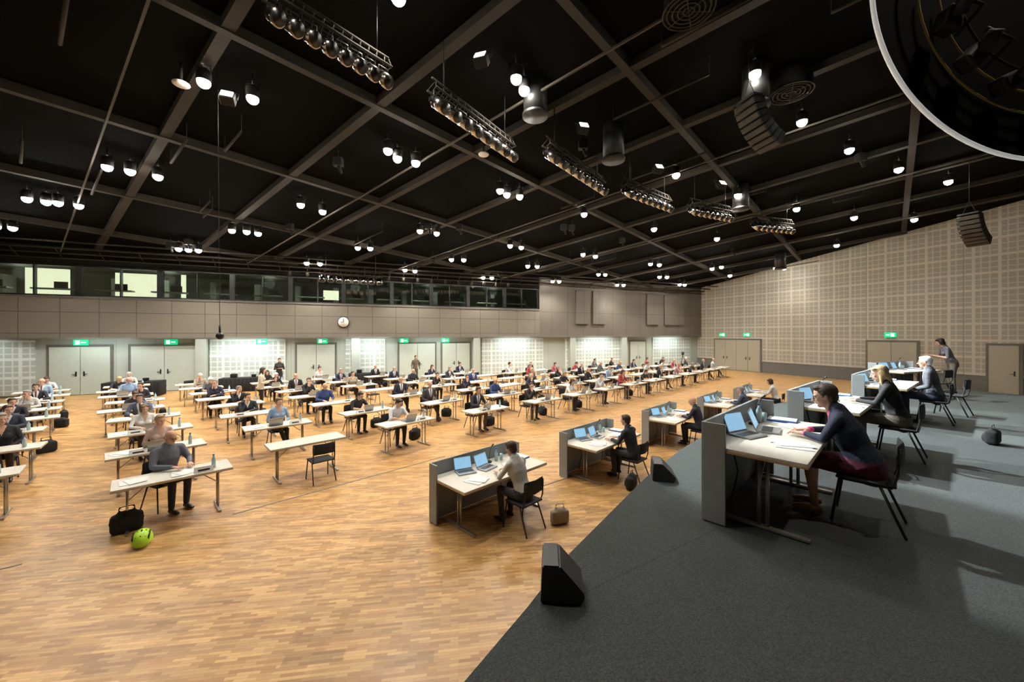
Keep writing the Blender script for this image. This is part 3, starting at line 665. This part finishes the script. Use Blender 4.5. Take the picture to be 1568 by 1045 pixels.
b=B(); vs=[(-.13,-.04,0),(.13,-.04,0),(.13,0,.09),(-.13,0,.09),(-.13,.04,0),(.13,.04,0)]; b.add((vs,[(0,1,2,3),(3,2,5,4),(0,3,4),(1,5,2)]),0,smooth=False); b.add(([(-.08,-.031,.025),(.08,-.031,.025),(.08,-.018,.052),(-.08,-.018,.052)],[(0,1,2,3)]),1,smooth=False); NC=b.mesh('name_card',[M_paper,M_black])
b=B(); b.add(tube([(0,0,0),(0,0,.02)],.05,14),0); b.add(tube([(0,0,.02),(0,-.02,.2),(0,-.08,.32)],.005,6),0); b.add(tube([(0,-.08,.32),(0,-.12,.36)],.012,8),0); MIC=b.mesh('gooseneck_microphone',[M_black])
bagv=remesh([ell((0,0,.17),(.20,.11,.17)),box(0,0,.15,.38,.18,.28,.05),ell((0,.1,.12),(.14,.05,.1)),loft([(-.1,0,.3),(-.08,0,.40),(.08,0,.40),(.1,0,.3)],[.014]*4,n=8)],.018,2)
b=B(); b.add(bagv,0); mnz=min(v[2] for v in b.v); b.v=[(x,y,z-mnz) for x,y,z in b.v]; BAG=b.mesh('shoulder_bag',[M_blackfab])
BAG2=BAG.copy(); BAG2.materials[0]=mat('bag_beige',(.35,.28,.2),.8)

# ------------------------------------------------------------------ audience
PEOPLE={
 'seated_man':[person('seated_man_a','short','m',14,10,0,'table','suit'),person('seated_man_b','short','m',24,22,10,'write','shirt',glasses=True,sleeve='short'),
   person('seated_man_c','bald','m',5,0,-20,'lap','suit',legs='cross',glasses=True),person('seated_man_d','short','m',16,5,25,'chin','open'),person('seated_man_e','bald','m',10,15,5,'table','shirt',glasses=True,bulk=1.1)],
 'seated_woman':[person('seated_woman_a','bob','f',14,12,0,'table','open'),person('seated_woman_b','long','f',20,20,-10,'write','shirt',sleeve='short'),
   person('seated_woman_c','short','f',6,5,15,'lap','open',legs='cross'),person('seated_woman_d','pony','f',16,5,-25,'chin','shirt',glasses=True)]}
def colr(): 
    return random.choice([(.02,.025,.05),(.015,.015,.018),(.05,.05,.06),(.02,.02,.025),(.10,.10,.11),(.6,.61,.65),(.55,.55,.53),(.28,.4,.58),(.03,.06,.18),(.35,.05,.06),(.35,.3,.24),(.015,.015,.02),(.5,.28,.3),(.02,.02,.03),(.03,.03,.04)])
TH=math.radians(45)
cols={-2:(-9.46,2.22),-1:(-7.73,3.95),0:(-6.0,5.65),1:(-4.87,7.66),2:(-3.19,9.53),3:(-1.13,11.2),4:(.8,12.9),5:(2.4,14.4),6:(3.95,15.9),7:(5.5,17.4),8:(7.05,18.9),9:(8.6,20.4),10:(10.15,21.9),11:(11.7,23.4),12:(13.25,24.9),13:(14.8,26.4)}
special={(0,0):('seated_man',4,(.16,.17,.22),.68),(0,1):('seated_woman',2,(.55,.38,.33),.45),(0,2):('seated_woman',0,(.75,.73,.7),.35),(0,3):('seated_man',0,(.10,.12,.2),.3),
 (1,1):('seated_woman',2,(.28,.42,.62),.35),(2,0):('seated_man',1,(.75,.76,.78),.1),(2,1):('seated_man',1,(.015,.015,.02),.05),(3,0):('seated_man',0,(.02,.02,.03),.3),(4,0):('seated_woman',3,(.02,.02,.02),.2),(5,0):('seated_woman',1,(.75,.74,.7),.1),
 (-1,3):('seated_man',3,(.03,.04,.07),.3),(1,2):('seated_man',3,(.02,.03,.04),.1)}
def at(cx,cy,lx,ly,th=TH): return (cx+lx*math.cos(th)-ly*math.sin(th),cy+lx*math.sin(th)+ly*math.cos(th))
cnt=0
for j,(px,py) in cols.items():
    for i in range(0,11):
        if j in(-1,-2) and i<1: continue
        jt=random.uniform(-.12,.12) if i>0 else 0
        ii=i if i<=3 else 3+(i-3)*.9
        if j>=4: ii=i*.9
        x=px-1.60*ii+jt*.7; y=py+1.45*ii+jt*.7
        cx,cy=at(x,y,.75,.31)
        if dist(cx,cy)<3.4 or (cx-C[0])*RNo[0]+(cy-C[1])*RNo[1]>-2.5: continue
        if cx/cy<-1.6: continue
        th=TH+math.radians(random.uniform(-4,4) if (j,i)!=(0,0) else 0)
        put('folding_table',TB,(cx,cy,0),th)
        sx,sy=at(cx,cy,random.uniform(-.15,.15) if (j,i)!=(0,0) else -.1,.66,th)
        occ=(random.random()<.96 and (j,i)!=(1,0)) or (j,i) in special
        if (j,i)==(1,0): sx,sy=at(cx,cy,.1,-.62,th)
        fc=th+math.pi+random.uniform(-.15,.15)+(.35 if (j,i)==(0,0) else 0)
        put('conference_chair',CH,(sx,sy,0),fc if (j,i)!=(1,0) else th)
        if occ:
            kd='seated_man' if random.random()<.62 else 'seated_woman'
            mi=random.randrange(len(PEOPLE[kd])); c=colr(); h=random.choice([.05,.15,.3,.3,.55,.7,.7,.95])
            if (j,i) in special: kd,mi,c,h=special[(j,i)]
            put(kd,PEOPLE[kd][mi],(sx,sy,0),fc,color=c+(h,),scale=random.uniform(.96,1.04)); cnt+=1
            q=at(cx,cy,random.uniform(-.12,.12),-.05,th)
            if random.random()<.65 and (j,i)!=(0,0): put('laptop',LT,(q[0],q[1],.747),th+math.pi)
            else: put('documents',DOC,(q[0],q[1],.747),th+math.pi+.1)
            q=at(cx,cy,-.5,.0,th); put('documents',DOC,(q[0],q[1],.747),th+random.uniform(-.4,.4))
            q=at(cx,cy,.5,-.1,th); put('water_bottle',BT,(q[0],q[1],.747))
            q=at(cx,cy,.35 if random.random()<.5 else -.3,-.24,th); put('name_card',NC,(q[0],q[1],.747),th)
            if random.random()<.45: q=at(cx,cy,.68,.6,th); put('shoulder_bag',BAG,(q[0],q[1],0),random.uniform(0,3))
put('shoulder_bag',BAG,(-6.05,5.95,0),.8)
b=B(); hv,hf=ell((0,0,0),(.11,.14,.12),20,12)
hv=[(x,y,max(z,-.02)) for x,y,z in hv]; b.add((hv,hf),0)
for k_ in(-2,-1,0,1,2): b.add(loft([(k_*.035,-.11+abs(k_)*.015,.03),(k_*.04,-.06,.105-abs(k_)*.012),(k_*.04,.04,.118-abs(k_)*.014),(k_*.035,.11-abs(k_)*.01,.035)],[(.009,.006)]*4,n=6),1)
put('bicycle_helmet',b.mesh('bicycle_helmet',[M_green,M_black]),(-5.42,5.55,.10),.6,rot=(math.radians(25),0,.6),scale=1.1)
# ------------------------------------------------------------------ government desks (floor)
def gov(cx,cy,th,z,mesh,col,name='seated_man',chairoff=.85,seatx=0,dk=None,sc=1.0):
    put('panelled_conference_desk',dk or DK,(cx,cy,z),th)
    sx,sy=at(cx,cy,seatx,-chairoff,th)
    put('conference_chair',CH,(sx,sy,z),th)
    if mesh: put(name,mesh,(sx,sy,z),th,color=col,scale=sc)
    zt=z+.747
    q=at(cx,cy,seatx-.02,.10,th); put('laptop',LT,(q[0],q[1],zt),th+.15)
    q=at(cx,cy,seatx-.50,-.2,th); put('documents',DOC,(q[0],q[1],zt),th+.2)
    q=at(cx,cy,seatx+.42,-.12,th); put('documents',DOC,(q[0],q[1],zt),th-.3)
    q=at(cx,cy,seatx+.36,.28,th); put('water_bottle',BT,(q[0],q[1],zt)); q=at(cx,cy,seatx+.46,.25,th); put('drinking_glass',GL,(q[0],q[1],zt))
    q=at(cx,cy,seatx-.42,.2,th); put('laptop',LT,(q[0],q[1],zt),th-.3); q=at(cx,cy,.80,.1,th); put('document_folder',FOL,(q[0],q[1],zt),th+.1)
    q=at(cx,cy,seatx+.2,.3,th); put('gooseneck_microphone',MIC,(q[0],q[1],zt),th)
G_w=person('official_woman_a','short','f',20,18,5,'table','coat',sleeve='long'); G_m=person('official_man_a','short','m',12,5,0,'table','suit'); G_b=person('official_man_b','bald','m',14,10,8,'table','suit',glasses=True)
gl_=[((-.35,6.6),G_w,(.62,.60,.55,.3),'seated_woman'),((2.05,8.6),G_m,(.02,.025,.035,.3),'seated_man'),((4.65,10.95),G_b,(.02,.02,.04,.6),'seated_man'),((7.25,13.1),G_m,(.05,.07,.13,.75),'seated_man'),((9.7,15.2),PEOPLE['seated_woman'][0],(.6,.6,.6,.2),'seated_woman')]
for (cx,cy),me,c,nm in gl_: gov(cx,cy,TH,0,me,c,nm,.76)
put('shoulder_bag',BAG2,(.78,6.2,0),.3,.8); put('shoulder_bag',BAG,(2.4,7.6,0),1.0,.9)
# ------------------------------------------------------------------ podium on stage
M_pink=mat('pink_blouse',(.55,.05,.18),.7); M_mar=mat('maroon_skirt',(.10,.008,.03),.85); M_tan_shoe=mat('shoe_tan',(.3,.14,.06),.4)
S1=person('president_woman_a','short','f',22,14,8,'table','suit',glasses=True,voxel=.0095,legs='skirt',over={SHIRT:M_pink,TIE:M_pink,PANTS:M_mar,SHOE:M_tan_shoe},bulk=1.15)
S2=person('president_woman_b','long','f',14,15,10,'table','coat',voxel=.011); S3=person('president_man_a','short','m',8,5,5,'lap','suit',voxel=.011,glasses=True)
S4=person('standing_woman_a','bob','f',18,20,-20,'hold','shirt',standing=True,sleeve='short')
def desk_from_corner(px,py,th,L=1.9,D=.8): return at(px,py,L/2,-D/2,th)
for (px,py),th,me,c,nm,sx_ in(((1.90,3.72),math.radians(44),S1,(.012,.018,.045,.24),'seated_woman',.14),((4.25,5.8),math.radians(40),S2,(.012,.012,.014,.58),'seated_woman',.1),((7.3,8.1),math.radians(38),S3,(.07,.075,.09,.98),'seated_man',0),((10.85,11.5),math.radians(20),None,None,None,0)):
    cx,cy=desk_from_corner(px,py,th); gov(cx,cy,th,ST,me,c or (1,1,1,1),nm or 'x',.70,seatx=sx_,dk=DK2)
put('standing_woman',S4,(13.65,11.75,ST),math.radians(60),color=(.15,.14,.16,.1))
put('shoulder_bag',BAG,(4.75,5.1,ST),.9,1.1); put('shoulder_bag',BAG,(8.0,6.3,ST),.5,.8)
put('conference_chair',CH,(10.0,8.6,ST),math.radians(30)); 
b=B(); prof=[(-.22,0),(.20,0),(.24,.10),(-.02,.36),(-.20,.36)]; w=.34
vs=[(-w,y,z) for y,z in prof]+[(w,y,z) for y,z in prof]; b.add((vs,[tuple(range(5)),tuple(reversed(range(5,10)))]+[(i,i+5,(i+1)%5+5,(i+1)%5) for i in range(5)]),0,smooth=False)
me=b.mesh('stage_monitor_speaker',[M_black,M_trim]); bm=bmesh.new(); bm.from_mesh(me); bmesh.ops.recalc_face_normals(bm,faces=bm.faces[:]); bmesh.ops.bevel(bm,geom=bm.edges[:],offset=.015,segments=2,affect='EDGES'); bm.to_mesh(me); bm.free()
put('stage_monitor_speaker',me,(.35,2.70,ST),math.radians(-95),(.43,.66,.72)); put('stage_monitor_speaker',me,(1.92,4.84,ST),math.radians(-105),(.5,.6,.6))
# ------------------------------------------------------------------ back-of-hall people
SM=person('standing_man_a','short','m',2,0,0,'hang','shirt',standing=True); SW=person('standing_woman_b','long','f',2,5,0,'hold','coat',standing=True); SW2=person('standing_woman_c','pony','f',2,5,0,'hold','coat',standing=True)
def inf(s,o,z=0): p=WB@V((s,-o,z)); return (p.x,p.y,p.z)
put('standing_woman',SW,(-10.2,15.4,0),math.radians(-60),color=(.62,.55,.42,.3)); put('standing_woman',SW2,inf(34.0,1.5),math.radians(-140),color=(.03,.03,.035,.1)); put('standing_man',SM,inf(26.5,1.8),math.radians(-140),color=(.12,.1,.08,.1))
M_cloth=mat('black_tablecloth',(.01,.01,.012),.9)
for s in(35.6,29.3,40.2):
    b=B(); b.add(box(0,0,.37,2.2,.8,.74,.03),0); b.add(box(0,0,.40,2.21,.81,.02),0)
    for i in range(12): b.add(tube([(-1.0+i*.18,-.40,.02),(-1.0+i*.18,-.40,.70)],.02,6),0)
    b.add(box(-.5,0,.85,.3,.25,.2,.02),1,smooth=False); b.add(box(.4,.05,.82,.2,.2,.14,.02),1,smooth=False)
    p=inf(s,1.6); put('draped_side_table',b.mesh('draped_side_table',[M_cloth,M_lamphouse]),p,math.atan2(E[1],E[0])+math.pi)
b=B()
for a in(0,2.1,4.2): b.add(tube([(0,0,1.35),(.45*math.cos(a),.45*math.sin(a),.02)],.02,6),0)
b.add(box(0,0,1.5,.2,.4,.25,.03),0,smooth=False); b.add(tube([(0,-.2,1.5),(0,-.4,1.5)],.07,12),0)
put('video_camera_tripod',b.mesh('video_camera_tripod',[M_black]),(14.2,31.5,0),-.4)
b=B()
for p,q in(((-8.2,3.8),(-6.6,5.1)),((-4.8,6.5),(-1.7,9.6)),((.6,7.7),(1.5,8.4))):
    d=V((q[0]-p[0],q[1]-p[1],0)).normalized(); s=V((-d.y,d.x,0))*.018; P=V((p[0],p[1],.001)); Q=V((q[0],q[1],.001))
    vs=[tuple(x) for x in(P-s,Q-s,Q+s,P+s)]+[tuple(x+V((0,0,.007))) for x in(P-s*.5,Q-s*.5,Q+s*.5,P+s*.5)]
    b.add((vs,[(3,2,1,0),(4,5,6,7),(0,1,5,4),(1,2,6,5),(2,3,7,6),(3,0,4,7)]),0,smooth=False)
put('floor_cable_cover',b.mesh('floor_cable_cover',[M_trim]))

# ------------------------------------------------------------------ lights
def spotl(name,loc,tgt,e,size,blend=.3,col=(1,.95,.85),soft=.1):
    l=bpy.data.lights.new(name,'SPOT'); l.energy=e; l.spot_size=math.radians(size); l.spot_blend=blend; l.color=col; l.shadow_soft_size=soft
    o=bpy.data.objects.new(name,l); COL.objects.link(o); o.location=loc; d=V(tgt)-V(loc); o.rotation_euler=d.to_track_quat('-Z','Y').to_euler(); return o
spotl('stage_spotlight',(-.6,9.2,7.7),(4.9,4.9,1.3),5500,38,.2,(.90,.98,1))
spotl('stage_spotlight',(2.2,11.2,7.7),(8.0,6.3,1.3),9500,46,.2,(.88,.98,1))
spotl('stage_spotlight',(5,13.3,7.7),(12,8.0,1.3),10000,48,.25,(.88,.98,1))
for s in(47,35.8,29.3,19,11.5,4,42,25,):
    l=bpy.data.lights.new('wall_washer','AREA'); l.shape='RECTANGLE'; l.size=2.6; l.size_y=.15; l.energy=22 if s in(42,25,47) else 40; l.color=(.88,1,.95)
    o=bpy.data.objects.new('wall_washer',l); COL.objects.link(o); o.matrix_world=WB@Matrix.Translation((s,-.9,2.8))@Matrix.Rotation(math.radians(25),4,'X')
w=bpy.data.worlds.new('world'); scene.world=w; w.use_nodes=True; w.node_tree.nodes['Background'].inputs[0].default_value=(.02,.02,.02,1)
# ------------------------------------------------------------------ camera
cd=bpy.data.cameras.new('camera'); cam=bpy.data.objects.new('camera',cd); COL.objects.link(cam)
cam.location=(0,0,3.1); cam.rotation_euler=(math.radians(90),0,0); cd.sensor_width=36; cd.lens=580/1568*36; cd.shift_y=-10.5/1568; cd.clip_start=.05; cd.clip_end=200
scene.camera=cam
scene.view_settings.view_transform='Standard'
print('people',cnt)
